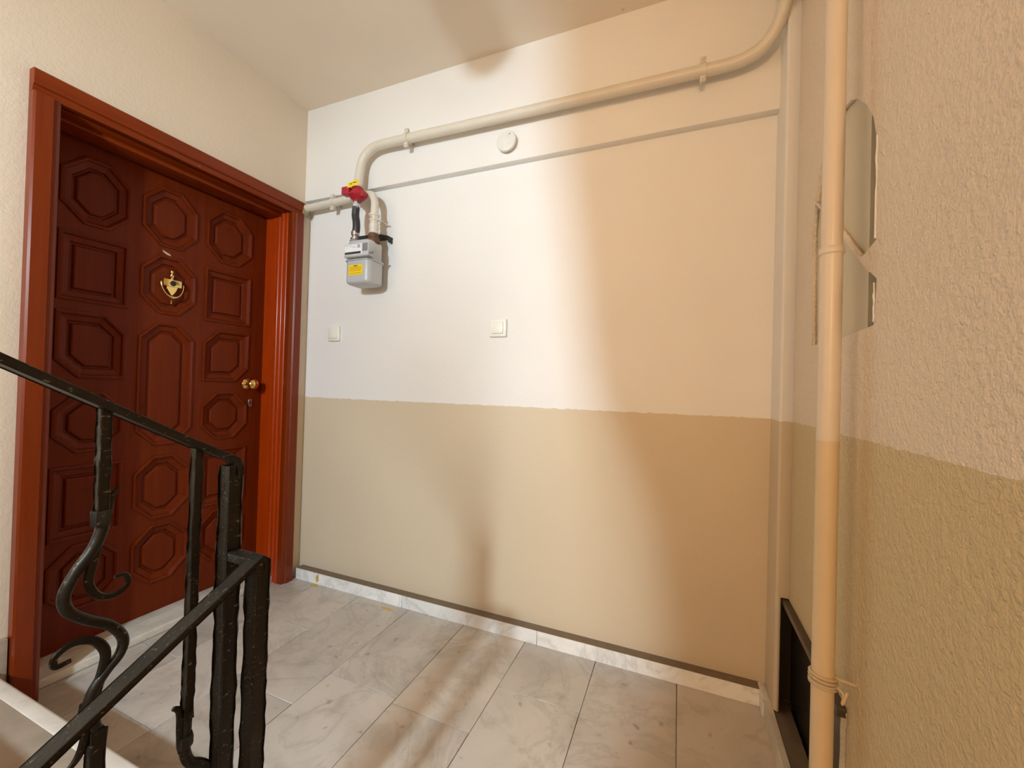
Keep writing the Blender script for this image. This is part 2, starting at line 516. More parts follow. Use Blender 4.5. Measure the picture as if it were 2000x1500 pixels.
# stairs: one flight up along the left wall, one flight down to the right of it
up = empty('stairs_up', (-1.4, 0.0, 0.0), label='marble flight of steps rising beside the door', **S)
RISE, GO, NOSE = 0.17, 0.28, 0.604
for i in range(8):
    y1 = NOSE - i * GO
    z = RISE * (i + 1)
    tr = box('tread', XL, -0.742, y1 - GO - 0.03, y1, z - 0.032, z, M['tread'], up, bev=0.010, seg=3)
    box('nosing', XL + 0.001, -0.743, y1 - 0.045, y1 + 0.0015, z - 0.031, z + 0.0012, M['nosing'], tr, bev=0.010, seg=3)
    box('riser', XL, -0.745, y1 - GO - 0.02, y1 - 0.022, z - RISE, z - 0.032, M['step_riser'], up)
dn = empty('stairs_down', (-0.2, 0.0, -0.6), label='marble flight of steps going down from the landing', **S)
for i in range(8):
    y1 = YE - i * GO
    z = -RISE * i
    if i:
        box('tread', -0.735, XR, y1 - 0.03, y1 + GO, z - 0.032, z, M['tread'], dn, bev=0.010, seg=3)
    box('riser', -0.735, XR, y1 - 0.02, y1 - 0.005, z - RISE, z - 0.032 if i else -0.02, M['step_riser'], dn)
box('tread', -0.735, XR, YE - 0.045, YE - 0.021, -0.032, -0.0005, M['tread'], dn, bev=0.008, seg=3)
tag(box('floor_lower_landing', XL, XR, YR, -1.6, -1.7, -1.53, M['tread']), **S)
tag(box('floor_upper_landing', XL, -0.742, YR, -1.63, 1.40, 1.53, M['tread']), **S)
tag(box('wall_below_landing', XL, -0.735, YE - 0.05, YE, -1.7, -0.02, M['wall_left']), **S)

# rear wall of the stairwell, and an added wall behind the camera that shades the back wall
tag(box('wall_rear', XL - 0.1, XR + 0.3, YR - 0.12, YR, -1.7, TOP, M['stairwell']), **S)
edge = [(-0.480, -1.7), (-0.480, 1.33), (-0.489, 1.38), (-0.500, 1.46), (-0.520, 1.53), (-0.545, 1.58), (-0.563, 1.62), (-0.586, 1.68), (-0.604, 1.79), (-0.622, 1.93), (-0.642, 2.05), (-0.646, 2.17), (-0.646, TOP)]  # profile of the added wall, shaped to draw the shadow edge
me = flat([edge + [(-0.25, TOP), (-0.25, -1.7)]], 0.85, lambda u, v, w: (u, -0.35 - w, v))
tag(link('added_shadow_wall', me, M['stairwell']), **S)

# ------------------------------------------------------------------ the entrance door
LX = -2.22                       # face of the leaf
k = 2.22 / 2.19
def ly(y): return y * k
def lz(z): return 1.12 + (z - 1.12) * k
door = empty('door_1', (-2.1, 1.17, 0.0), label='carved mahogany entrance door with brass knob and knocker', **S)
cols = [(0.783, 0.996), (1.043, 1.258), (1.306, 1.533)]
rows = [(1.722, 1.985), (1.415, 1.676), (1.113, 1.369), (0.817, 1.053), (0.482, 0.763), (0.195, 0.452)]
def octa(y0, y1, z0, z1, ch=(1, 1, 1, 1), c=0.07):
    """corners: low-near, low-far, high-far, high-near"""
    q = []
    for (cy, cz, sy, sz, f, first) in ((y0, z0, 1, 1, ch[0], 'z'), (y1, z0, -1, 1, ch[1], 'y'), (y1, z1, -1, -1, ch[2], 'z'), (y0, z1, 1, -1, ch[3], 'y')):
        if not f:
            q.append((cy, cz))
        elif first == 'z':
            q += [(cy, cz + sz * c), (cy + sy * c, cz)]
        else:
            q += [(cy + sy * c, cz), (cy, cz + sz * c)]
    return q
panels = []
O, RECT = (1, 1, 1, 1), (0, 0, 0, 0)
kinds = {(0, 0): O, (0, 1): RECT, (0, 2): (1, 0, 1, 0), (0, 3): O, (0, 4): RECT, (0, 5): O,
         (1, 0): O, (1, 1): O, (1, 4): O, (1, 5): O,
         (2, 0): O, (2, 1): RECT, (2, 2): (0, 1, 0, 1), (2, 3): O, (2, 4): RECT, (2, 5): O}
for (ci, ri), ch in kinds.items():
    (y0, y1), (z0, z1) = cols[ci], rows[ri]
    panels.append(octa(ly(y0), ly(y1), lz(z0), lz(z1), ch))
panels.append(octa(ly(cols[1][0]), ly(cols[1][1]), lz(0.817), lz(1.369), O))
LY0, LY1, LZ0, LZ1 = 0.66, 1.668, 0.045, 2.10
me = flat([[(LY0, LZ0), (LY1, LZ0), (LY1, LZ1), (LY0, LZ1)]] + panels, 0.024, fr_x(LX, -1))
leaf = link('leaf', me, M['door'], door)
box('leaf_core', LX - 0.05, LX - 0.0235, LY0, LY1, LZ0, LZ1, M['door'], door)
def inset(poly, d):
    n = len(poly)
    out = []
    for i in range(n):
        p0, p1, p2 = Vector(poly[i - 1]), Vector(poly[i]), Vector(poly[(i + 1) % n])
        d1, d2 = (p1 - p0).normalized(), (p2 - p1).normalized()
        n1, n2 = Vector((-d1.y, d1.x)), Vector((-d2.y, d2.x))
        b = (n1 + n2)
        b = b / max(1e-6, b.dot(n1))
        out.append(p1 + b * d)
    return out
prof = [(-0.004, 0.000), (-0.003, 0.006), (0.004, 0.008), (0.010, 0.004), (0.014, -0.004), (0.034, -0.010), (0.038, -0.018), (0.044, -0.018), (0.049, -0.009), (0.053, -0.007)]
for poly in panels:
    area = sum(poly[i][0] * poly[(i + 1) % len(poly)][1] - poly[(i + 1) % len(poly)][0] * poly[i][1] for i in range(len(poly)))
    if area < 0: poly = poly[::-1]
    bm = bmesh.new()
    rings = []
    for (d, h) in prof:
        rings.append([bm.verts.new((LX + h, q.x, q.y)) for q in inset(poly, d)])
    nn = len(poly)
    for r0, r1 in zip(rings, rings[1:]):
        for j in range(nn):
            bm.faces.new((r0[j], r0[(j + 1) % nn], r1[(j + 1) % nn], r1[j]))
    bm.faces.new(rings[-1])
    mm = bpy.data.meshes.new('m')
    bm.normal_update()
    bm.to_mesh(mm); bm.free()
    link('panel', mm, M['door'], leaf)

# frame: fluted jambs, lintel and casing
CF = -2.0
def jamb_profile(y, s):
    """(x, y) outline from the leaf out to the casing, face at y, s=+1 far jamb"""
    pr = [(-2.26, y + s * 0.03), (-2.26, y)]
    pr += [(-2.16, y), (-2.157, y - s * 0.004), (-2.135, y - s * 0.004)]
    for cx in (-2.115, -2.085, -2.052):
        for a in range(0, 181, 36):
            pr.append((cx - 0.011 * cos(radians(a)), y - s * (0.003 + 0.0055 * sin(radians(a)))))
    pr += [(-2.030, y - s * 0.004), (-2.030, y + s * 0.03)]
    return pr
prism('jamb', jamb_profile(1.640, 1), 0.0, 2.08, M['casing'], door, smooth=True)
prism('jamb', jamb_profile(0.706, -1), 0.0, 2.08, M['casing'], door, smooth=True)
box('lintel', -2.26, -2.03, 0.70, 1.648, 2.062, 2.10, M['door_y'], door, bev=0.003)
box('lintel_stop', -2.20, -2.10, 0.70, 1.648, 2.046, 2.064, M['door_y'], door, bev=0.004)
def casing_profile(y0, y1, s):
    return [(-2.04, y0), (CF + 0.0, y0 + s * 0.0), (CF + 0.004, y0 + s * 0.006), (CF + 0.004, y1 - s * 0.022), (CF - 0.004, y1 - s * 0.017), (CF - 0.004, y1 - s * 0.010), (CF - 0.010, y1), (-2.04, y1)]
prism('casing', casing_profile(0.642, 0.712, 1), 0.0, 2.0625, M['casing_shaded'], door)
prism('casing', casing_profile(1.702, 1.634, -1), 0.0, 2.0625, M['casing_shaded'], door)
bm = bmesh.new()
pr = [(-2.04, 2.138), (CF, 2.138), (CF + 0.004, 2.132), (CF + 0.004, 2.086), (CF - 0.004, 2.082), (CF - 0.004, 2.074), (CF - 0.010, 2.062), (-2.04, 2.062)]
lo = [bm.verts.new((x, 0.642, z)) for x, z in pr]
hi = [bm.verts.new((x, 1.702, z)) for x, z in pr]
for i in range(len(pr)):
    bm.faces.new((lo[i], lo[(i + 1) % len(pr)], hi[(i + 1) % len(pr)], hi[i]))
bm.faces.new(lo[::-1]); bm.faces.new(hi)
link('casing_head', from_bm(bm), M['door_y'], door)
box('sill', -2.30, -2.078, 0.70, 1.642, 0.0, 0.034, M['sill'], door, bev=0.006, seg=3)
box('sill_step', -2.30, -2.16, 0.70, 1.642, 0.033, 0.044, M['sill'], door, bev=0.003)
# knob, key plate
kb = (LX, ly(1.532), 1.100)
lathe('knob', kb, (1, 0, 0), [(0.029, 0.0), (0.030, 0.004), (0.026, 0.008), (0.013, 0.012), (0.010, 0.026), (0.014, 0.032), (0.026, 0.040), (0.031, 0.050), (0.030, 0.060), (0.022, 0.068), (0.006, 0.072)], M['brass'], door, sides=8)
kp = flat([[(ly(1.552) + 0.010 * cos(a) , 0.995 + (0.012 if sin(a) > 0 else -0.012) + 0.010 * sin(a)) for a in [2 * pi * j / 20 for j in range(20)]]], 0.006, fr_x(LX, 1))
kpo = link('key_plate', kp, M['steel'], door)
kh = flat([[(ly(1.552) + 0.0035 * cos(a), 0.997 + (0.006 if sin(a) > 0 else -0.006) + 0.0035 * sin(a)) for a in [2 * pi * j / 12 for j in range(12)]]], 0.0075, fr_x(LX, 1))
link('keyhole', kh, M['black'], kpo)
# knocker with spyhole, in the second octagon of the middle column
ky, kz = ly(1.157), lz(1.545)
kn = lathe('door_knocker', (LX - 0.007, ky, kz + 0.012), (1, 0, 0), [(0.012, 0), (0.012, 0.012), (0.010, 0.014)], M['brass'], door, sides=16)
box('plate', LX - 0.004, LX + 0.016, ky - 0.038, ky + 0.038, kz - 0.004, kz + 0.030, M['brass'], kn, bev=0.004)
me = flat([[(ky - 0.024, kz), (ky + 0.024, kz), (ky + 0.016, kz - 0.022), (ky + 0.003, kz - 0.042), (ky - 0.003, kz - 0.042), (ky - 0.016, kz - 0.022)]], 0.012, fr_x(LX - 0.002, 1))
link('shield', me, M['brass'], kn)
lathe('finial', (LX + 0.004, ky, kz + 0.022), (0, 0, 1), [(0.006, 0), (0.007, 0.018), (0.010, 0.024), (0.010, 0.028), (0.004, 0.031), (0.004, 0.036), (0.007, 0.042), (0.006, 0.049), (0.001, 0.052)], M['brass'], kn, sides=14)
lathe('drop', (LX + 0.004, ky, kz - 0.062), (0, 0, -1), [(0.003, 0), (0.006, 0.006), (0.003, 0.012), (0.006, 0.019), (0.001, 0.024)], M['brass'], kn, sides=14)
ring = [(LX + 0.012 + 0.006 * sin(t), ky + 0.046 * cos(t), kz + 0.012 - 0.066 * sin(t)) for t in [pi * j / 20 for j in range(21)]]
sweep('ring', ring, [0.0028 + 0.004 * math.exp(-((j - 10) / 2.5) ** 2) for j in range(21)], M['brass'], kn, sides=10)
lathe('spyhole', (LX + 0.0145, ky, kz + 0.012), (1, 0, 0), [(0.0125, 0), (0.0125, 0.003), (0.010, 0.005), (0.001, 0.005)], M['black'], kn, sides=20)
# wear marks on the varnish
me = flat([[(ly(1.118), lz(1.703)), (ly(1.150), lz(1.690)), (ly(1.153), lz(1.683)), (ly(1.135), lz(1.686)), (ly(1.122), lz(1.694))]], 0.0006, fr_x(LX + 0.0001, 1))
link('scratch', me, M['chip'], door)
me = flat([[(1.128, 2.084), (1.150, 2.074), (1.157, 2.069), (1.143, 2.071), (1.130, 2.078)]], 0.0008, fr_x(CF - 0.0065, 1))
link('scratch', me, M['chip'], door)

# ------------------------------------------------------------------ gas pipes, valve, hose and meter on the back wall
PYc = 1.676
gp = empty('gas_pipe', (-0.6, PYc, 2.34), label='long cream gas pipe running along the beam and bending up at the right', cat='pipe')
ctrl = [(-1.578, PYc - 0.014, 2.134), (-1.578, PYc - 0.006, 2.19), (-1.574, PYc, 2.255), (-1.552, PYc, 2.305), (-1.500, PYc, 2.340), (-1.43, PYc, 2.349), (-1.27, PYc, 2.347), (-0.98, PYc, 2.342), (-0.48, PYc, 2.335), (0.0, PYc, 2.330), (0.13, PYc, 2.329), (0.190, PYc - 0.004, 2.333), (0.245, PYc - 0.015, 2.352), (0.283, PYc - 0.035, 2.392), (0.303, PYc - 0.065, 2.446), (0.309, PYc - 0.080, 2.51), (0.310, PYc - 0.083, 2.60), (0.310, PYc - 0.083, 2.70)]
sweep('pipe_run', spline(ctrl, 7), 0.0225, M['pipe'], gp, sides=18)
def clamp(parent, x, z, r=0.0245, y=PYc, wall=YB, lean=0.0):
    c = empty('pipe_clamp', (0, 0, 0)); c.parent = parent
    c.location = Vector((x, y, z)) - origin_of(parent)
    pts = [(x, y + r * sin(a), z + r * cos(a)) for a in [2 * pi * j / 24 for j in range(25)]]
    bm = bmesh.new()
    sweep_bm(bm, pts, 0.0016, square=True, aspect=6.5, up=(0, 0, 1), caps=False)
    link('band', from_bm(bm), M['pipe'], c, smooth=True)
    for sz in (1, -1):
        bm = bmesh.new()
        bm_box(bm, x - 0.0105, x + 0.0105, y - 0.012, y - 0.004, min(z + sz * r, z + sz * (r + 0.022)), max(z + sz * r, z + sz * (r + 0.022)), 0.001, 1)
        bm_box(bm, x - 0.0105, x + 0.0105, y - 0.002, y + 0.004, min(z + sz * r, z + sz * (r + 0.022)), max(z + sz * r, z + sz * (r + 0.022)), 0.001, 1)
        lathe_bm(bm, (x, y - 0.012, z + sz * (r + 0.011)), (0, -1, 0), [(0.005, 0), (0.005, 0.004), (0.003, 0.005)], 6)
        link('lug', from_bm(bm), M['pipe'], c)
    sweep('stem', [(x, y + r, z), (x, wall, z)], 0.005, M['steel'], c, sides=8)
    return c
clamp(gp, -1.285, 2.347)
clamp(gp, 0.055, 2.3295)

OPY = 1.712
op = empty('gas_outlet_pipe', (-1.75, OPY, 2.11), label='short cream gas pipe curving from the meter to the door corner', cat='pipe')
oc = [(-2.026, 1.712, 2.110), (-1.90, 1.712, 2.113), (-1.70, 1.712, 2.118), (-1.60, 1.710, 2.121), (-1.545, 1.700, 2.118), (-1.500, 1.683, 2.098), (-1.474, 1.672, 2.062), (-1.468, 1.668, 2.02), (-1.468, 1.667, 1.96), (-1.468, 1.667, 1.900)]
sweep('pipe_run', spline(oc, 7), 0.0195, M['pipe'], op, sides=16)
clamp(op, -1.795, 2.1155, 0.0212, 1.712, YW)
lathe('union_ring', (-1.468, 1.667, 1.992), (0, 0, -1), [(0.021, 0), (0.027, 0.003), (0.027, 0.012), (0.022, 0.016), (0.022, 0.028), (0.025, 0.030), (0.025, 0.036), (0.021, 0.040)], M['pipe'], op, sides=8)
lathe('union_ring', (-1.468, 1.667, 1.940), (0, 0, -1), [(0.021, 0), (0.024, 0.003), (0.024, 0.030), (0.021, 0.034), (0.021, 0.040), (0.026, 0.044), (0.026, 0.050), (0.020, 0.053)], M['pipe'], op, sides=16)
sweep('bracket_rod', [(-1.468, 1.640, 1.966), (-1.452, 1.69, 1.964), (-1.445, YW, 1.962)], 0.0032, M['steel'], op, sides=8)
rng = random.Random(5)
bm = bmesh.new()
bmesh.ops.create_icosphere(bm, subdivisions=3, radius=1.0)
for v in bm.verts:
    s = 1 + rng.uniform(-0.18, 0.18)
    v.co = Vector((-2.006 + v.co.x * 0.022 * s, 1.716 + v.co.y * 0.028 * s, 2.102 + v.co.z * 0.036 * s))
link('sealant', from_bm(bm), M['sealant'], op, smooth='all')

VX, VY, VZ = -1.574, 1.646, 2.085
rv = empty('gas_regulator', (VX, VY, 2.05), label='red cast gas valve with a yellow tag above the meter', cat='valve')
bm = bmesh.new()
lathe_bm(bm, (VX + 0.012, VY, VZ + 0.020), (0, 0, -1), [(0.030, -0.022), (0.032, -0.016), (0.032, 0.000), (0.040, 0.006), (0.046, 0.016), (0.046, 0.020), (0.034, 0.034), (0.022, 0.042), (0.020, 0.048)], 20)
link('body', from_bm(bm), M['red'], rv, smooth=True)
box('cap', VX - 0.058, VX - 0.010, VY - 0.042, VY - 0.002, VZ + 0.002, VZ + 0.042, M['red'], rv, bev=0.005)
box('outlet', VX + 0.03, VX + 0.062, VY - 0.020, VY + 0.02, VZ - 0.012, VZ + 0.020, M['red'], rv, bev=0.006)
bm = bmesh.new()
for a, b in (((-0.012, 0.026), (0.058, 0.040)),):
    q = [(VX + a[0], VZ + a[1]), (VX + b[0], VZ + b[1] - 0.004), (VX + b[0] + 0.001, VZ + b[1] + 0.022), (VX + a[0] + 0.003, VZ + a[1] + 0.026)]
tg = link('tag', flat([q], 0.0012, lambda u, v, w: (u, VY - 0.046 - w, v)), M['yellow'], rv)
pr_ = [(0.004, 0.042, 0.018, 0.046), (0.024, 0.046, 0.046, 0.050)]
bm = bmesh.new()
for (a, b, c, d) in pr_:
    bm_box(bm, VX + a, VX + c, VY - 0.0478, VY - 0.0470, VZ + b, VZ + d)
link('tag_print', from_bm(bm), M['ink'], tg)

HX = -1.575
hs = empty('gas_hose', (HX, 1.652, 1.86), label='black flexible hose from the red valve down to the meter', cat='hose')
hc = [(HX + 0.006, 1.646, 2.030), (HX + 0.003, 1.646, 1.99), (HX + 0.010, 1.646, 1.955), (HX + 0.012, 1.646, 1.92), (HX + 0.006, 1.646, 1.890)]
sp = spline(hc, 10)
sweep('hose_body', sp, [0.0185 + 0.0007 * (i % 2) for i in range(len(sp))], M['hose'], hs, sides=14)
lathe('hose_fitting', (HX + 0.006, 1.646, 2.058), (0, 0, -1), [(0.015, 0), (0.015, 0.012), (0.021, 0.014), (0.021, 0.028), (0.019, 0.030), (0.019, 0.036)], M['steel'], hs, sides=6)
lathe('hose_fitting', (HX + 0.006, 1.646, 1.902), (0, 0, -1), [(0.0205, 0), (0.0205, 0.020), (0.016, 0.022), (0.016, 0.032), (0.023, 0.034), (0.023, 0.041), (0.014, 0.0415)], M['steel'], hs, sides=12)

gm = empty('gas_meter', (-1.51, 1.66, 1.63), label='grey gas meter with a yellow sticker mounted on the back wall', cat='gas meter')
MX0, MX1, MY0, MY1 = -1.592, -1.438, 1.602, 1.722
def rounded_body(z0, z1, inset_, r=0.028, zr=0.016, low=True):
    bm = bmesh.new()
    def loop(z, d):
        pts = []
        rr = max(0.004, r - d * 0.4)
        for (cx, cy, a0) in ((MX1 - d - rr, MY1 - d - rr, 0), (MX0 + d + rr, MY1 - d - rr, 90), (MX0 + d + rr, MY0 + d + rr, 180), (MX1 - d - rr, MY0 + d + rr, 270)):
            for j in range(7):
                a = radians(a0 + 15 * j)
                pts.append(bm.verts.new((cx + rr * cos(a), cy + rr * sin(a), z)))
        return pts
    zs = []
    if low:
        zs = [(z0, inset_ + zr * 1.3)] + [(z0 + zr * (1 - cos(radians(a))), inset_ + zr * 1.1 * (1 - sin(radians(a)))) for a in (20, 40, 60, 80, 90)] + [(z1, inset_)]
    else:
        zs = [(z0, inset_)] + [(z1 - zr * (1 - cos(radians(a))), inset_ + zr * 1.1 * (1 - sin(radians(a)))) for a in (90, 80, 60, 40, 20)] + [(z1, inset_ + zr * 1.3)]
    L = [loop(z, d) for z, d in zs]
    for r0, r1 in zip(L, L[1:]):
        n_ = len(r0)
        for j in range(n_):
            bm.faces.new((r0[j], r0[(j + 1) % n_], r1[(j + 1) % n_], r1[j]))
    bm.faces.new(L[0][::-1]); bm.faces.new(L[-1])
    return from_bm(bm)
ZR = 1.741
link('lower_case', rounded_body(1.622, ZR, 0.0), M['grey'], gm, smooth=True)
link('upper_case', rounded_body(ZR, 1.845, 0.004, low=False, zr=0.012), M['grey'], gm, smooth=True)
bm = bmesh.new()
pts = []
rr = 0.034
for (cx, cy, a0) in ((MX1 + 0.006 - rr, MY1 + 0.006 - rr, 0), (MX0 - 0.006 + rr, MY1 + 0.006 - rr, 90), (MX0 - 0.006 + rr, MY0 - 0.006 + rr, 180), (MX1 + 0.006 - rr, MY0 - 0.006 + rr, 270)):
    for j in range(7):
        a = radians(a0 + 15 * j); pts.append((cx + rr * cos(a), cy + rr * sin(a)))
prism('seam_rim', pts, ZR - 0.003, ZR + 0.005, M['grey'], gm, smooth=True)
IX0, IX1, IY0, IZ0, IZ1 = -1.572, -1.418, 1.576, 1.748, 1.812
ix = box('index_box', IX0, IX1, IY0, MY0 + 0.02, IZ0, IZ1, M['grey'], gm, bev=0.003)
box('face_label', IX0 + 0.004, IX1 - 0.040, IY0 - 0.001, IY0 + 0.002, IZ0 + 0.010, IZ1 - 0.003, M['label'], ix)
box('counter_window', IX0 + 0.008, IX1 - 0.046, IY0 - 0.002, IY0 + 0.002, IZ0 + 0.012, IZ0 + 0.023, M['ink'], ix)
bm = bmesh.new()
rng = random.Random(11)
for z in (IZ1 - 0.009, IZ1 - 0.0145, IZ1 - 0.020):
    x = IX0 + 0.008
    while x < IX1 - 0.070:
        w = rng.uniform(0.004, 0.010)
        if rng.random() < 0.6: bm_box(bm, x, x + w, IY0 - 0.0016, IY0, z, z + 0.0018)
        x += w + 0.004
for j in range(4):
    bm_box(bm, IX1 - 0.066, IX1 - 0.046 - rng.uniform(0, 0.005), IY0 - 0.0016, IY0, IZ1 - 0.010 - j * 0.0045, IZ1 - 0.007 - j * 0.0045)
link('label_print', from_bm(bm), M['grey_dark'], ix)
for j in range(4):
    box('rib', IX1 - 0.034 + j * 0.008, IX1 - 0.0295 + j * 0.008, IY0 - 0.003, IY0 + 0.004, IZ0 + 0.022, IZ1 - 0.004, M['grey_dark'], ix)
box('latch', IX1 - 0.030, IX1 + 0.022, IY0 + 0.002, IY0 + 0.016, IZ0 + 0.010, IZ0 + 0.020, M['grey_dark'], ix, bev=0.002)
box('index_underside', IX0 + 0.012, IX1 - 0.004, IY0 + 0.003, MY0 + 0.004, IZ0 - 0.004, IZ0 + 0.001, M['grey_dark'], ix)
st = box('sticker', -1.562, -1.474, MY0 - 0.0012, MY0 + 0.001, 1.664, 1.716, M['yellow'], gm)
bm = bmesh.new()
bm_box(bm, -1.530, -1.506, MY0 - 0.0018, MY0 - 0.0012, 1.708, 1.712)
link('sticker_heading', from_bm(bm), M['ink'], st)
bm = bmesh.new()
for z in (1.702, 1.696, 1.690, 1.684, 1.672):
    x = -1.556
    while x < -1.486:
        w = rng.uniform(0.005, 0.014)
        bm_box(bm, x, min(x + w, -1.480), MY0 - 0.0018, MY0 - 0.0012, z, z + 0.0024)
        x += w + 0.003
link('sticker_print', from_bm(bm), M['ink_amber'], st)
bm = bmesh.new()
lo_ = [(-1.678, 1.742), (-1.655, 1.716), (-1.620, 1.690), (-1.500, 1.690), (-1.450, 1.702), (-1.428, 1.728), (-1.428, 1.769), (-1.678, 1.769)]
va = [bm.verts.new((x, y, 1.890)) for x, y in lo_]
vb = [bm.verts.new((x, y, 1.897)) for x, y in lo_]
for q in range(8):
    bm.faces.new((va[q], va[(q + 1) % 8], vb[(q + 1) % 8], vb[q]))
bm.faces.new(va[::-1]); bm.faces.new(vb)
bm_box(bm, -1.434, -1.429, 1.735, 1.769, 1.866, 1.891, 0.001, 1)
link('bracket', from_bm(bm), M['black'], gm)
lathe('nut', (-1.468, 1.667, 1.886), (0, 0, -1), [(0.022, 0), (0.026, 0.003), (0.026, 0.020), (0.030, 0.024), (0.034, 0.028), (0.034, 0.048), (0.026, 0.054)], M['rust'], gm, sides=10)
lathe('nut', (HX + 0.006, 1.646, 1.8595), (0, 0, -1), [(0.024, 0), (0.026, 0.003), (0.026, 0.014), (0.02, 0.018)], M['grey_dark'], gm, sides=8)

# ------------------------------------------------------------------ switches and round cover
def switch(name, cx, cz, w, h, label):
    s = empty(name, (cx, YW, cz - h / 2), label=label, cat='light switch', group='wall switches')
    bm = bmesh.new()
    q0 = [(cx - w / 2, cz - h / 2), (cx + w / 2, cz + h / 2)]
    bm_box(bm, cx - w / 2, cx + w / 2, YW - 0.015, YW, cz - h / 2, cz + h / 2, 0.005, 3)
    link('plate', from_bm(bm), M['white_plastic'], s, smooth=True)
    box('frame_groove', cx - w * 0.345, cx + w * 0.345, YW - 0.0145, YW - 0.009, cz - h * 0.345, cz + h * 0.345, M['white_plastic'], s)
    bm = bmesh.new()
    bm_box(bm, cx - w * 0.33, cx + w * 0.33, YW - 0.0215, YW - 0.012, cz - h * 0.33, cz + h * 0.33, 0.003, 2)
    for v in bm.verts:
        if v.co.y < YW - 0.016:
            v.co.y -= 0.004 * (cz - v.co.z) / h
    link('rocker', from_bm(bm), M['white_plastic'], s, smooth=True)
    return s
switch('light_switch', -1.812, 1.398, 0.083, 0.086, 'smaller cream light switch near the door, below the gas meter')
switch('light_switch', -0.797, 1.4005, 0.087, 0.086, 'cream light switch alone in the middle of the back wall')
jc = lathe('junction_cover', (-0.757, YB, 2.245), (0, -1, 0), [(0.034, 0.0), (0.034, 0.016), (0.046, 0.017), (0.0475, 0.020), (0.0475, 0.026), (0.045, 0.030), (0.038, 0.0315), (0.001, 0.0325)], M['white_paint'], None, sides=40, origin=(-0.757, YB, 2.245))
tag(jc, 'round white junction cover on the beam below the pipe', 'junction cover')
lathe('screw', (-0.738, YB - 0.0312, 2.268), (0, -1, 0), [(0.005, 0), (0.005, 0.002), (0.003, 0.003)], M['steel'], jc, sides=10)

# ------------------------------------------------------------------ vertical pipe, its wire tie, and the hatch at the right wall
DX, DY = 0.298, 1.078
dp = empty('vertical_pipe', (DX, DY, 0.0), label='tall painted vertical pipe standing before the right wall', cat='pipe')
sweep('pipe_tube', [(DX, DY, z) for z in (-0.02, 0.5, 1.0, 1.438)], 0.0205, M['drain'], dp, sides=24)
sweep('pipe_tube', [(DX, DY, z) for z in (1.438, 1.8, 2.2, H + 0.02)], 0.0195, M['drain'], dp, sides=24)
lathe('coupling', (DX, DY, 1.425), (0, 0, 1), [(0.0205, 0), (0.0232, 0.003), (0.0235, 0.010), (0.0225, 0.015), (0.0195, 0.018)], M['drain'], dp, sides=24)
tie = empty('wire_tie', (0, 0, 0.52)); tie.parent = dp
for dz, r, til in ((0.006, 0.0228, 0.10), (-0.002, 0.0232, 0.14), (-0.009, 0.0230, 0.06), (-0.015, 0.0228, 0.12)):
    pts = [(DX + r * cos(a), DY + r * sin(a), 0.520 + dz + til * r * cos(a + 2.5)) for a in [2 * pi * j / 24 for j in range(25)]]
    sweep('wire_loop', pts, 0.0033, M['wire'], tie, sides=8)
sweep('wire_twist', spline([(DX + 0.02, DY - 0.016, 0.515), (DX + 0.03, DY - 0.022, 0.505), (DX + 0.026, DY - 0.03, 0.49), (DX + 0.036, DY - 0.024, 0.512)], 6), 0.003, M['wire'], tie, sides=8)
sweep('wall_nail', [(DX + 0.018, DY - 0.006, 0.527), (XR + 0.01, DY - 0.012, 0.522)], [0.0035, 0.003], M['wire'], tie, sides=8)

ha = empty('access_hatch', (0.36, 1.35, 0.07), label='dark glossy access hatch set low in the right wall', cat='hatch')
box('hatch_door', 0.378, 0.386, 1.06, 1.735, 0.062, 0.47, M['hatch'], ha, bev=0.002)
box('frame_top', 0.334, 0.380, 1.112, 1.70, 0.422, 0.442, M['hatch_frame'], ha, bev=0.002)
box('frame_lip', 0.366, 0.382, 1.112, 1.70, 0.398, 0.423, M['hatch_frame'], ha, bev=0.002)
box('frame_side', 0.332, 0.380, 1.700, 1.712, 0.062, 0.442, M['hatch_frame'], ha)
rng = random.Random(9)
pts = [(0.356, 1.126 + rng.uniform(-0.004, 0.004), 0.06 + 0.375 * i / 16) for i in range(17)]
sweep('plaster_reveal', pts, [0.012 + rng.uniform(-0.002, 0.003) for _ in pts], M['raw'], ha, sides=7)

# ------------------------------------------------------------------ wrought-iron stair railing
XU, XD, YP = -0.778, -0.697, 0.52
rl = empty('stair_railing', (-0.74, YP, 0.0), label='black wrought-iron stair railing with hammered posts and scrolled balusters', cat='railing')
SU, SD = 0.583, 0.532
def uz(y): return 0.968 + SU * (YP - y)
def dz_(y): return 0.800 - SD * (YP - y)
def bar(name, a, b, h, parent, n=30, jit=0.0009, aspect=1.0, up=(0, 1, 0)):
    return sweep(name, straight(a, b, n), h, M['iron'], parent, square=True, jit=jit, up=up, aspect=aspect)
bar('newel_post', (XU, YP, 0.0), (XU, YP, 0.960), 0.0150, rl, 46, 0.0010)
bar('newel_post', (XD, YP, -0.01), (XD, YP, 0.797), 0.0150, rl, 40, 0.0010)
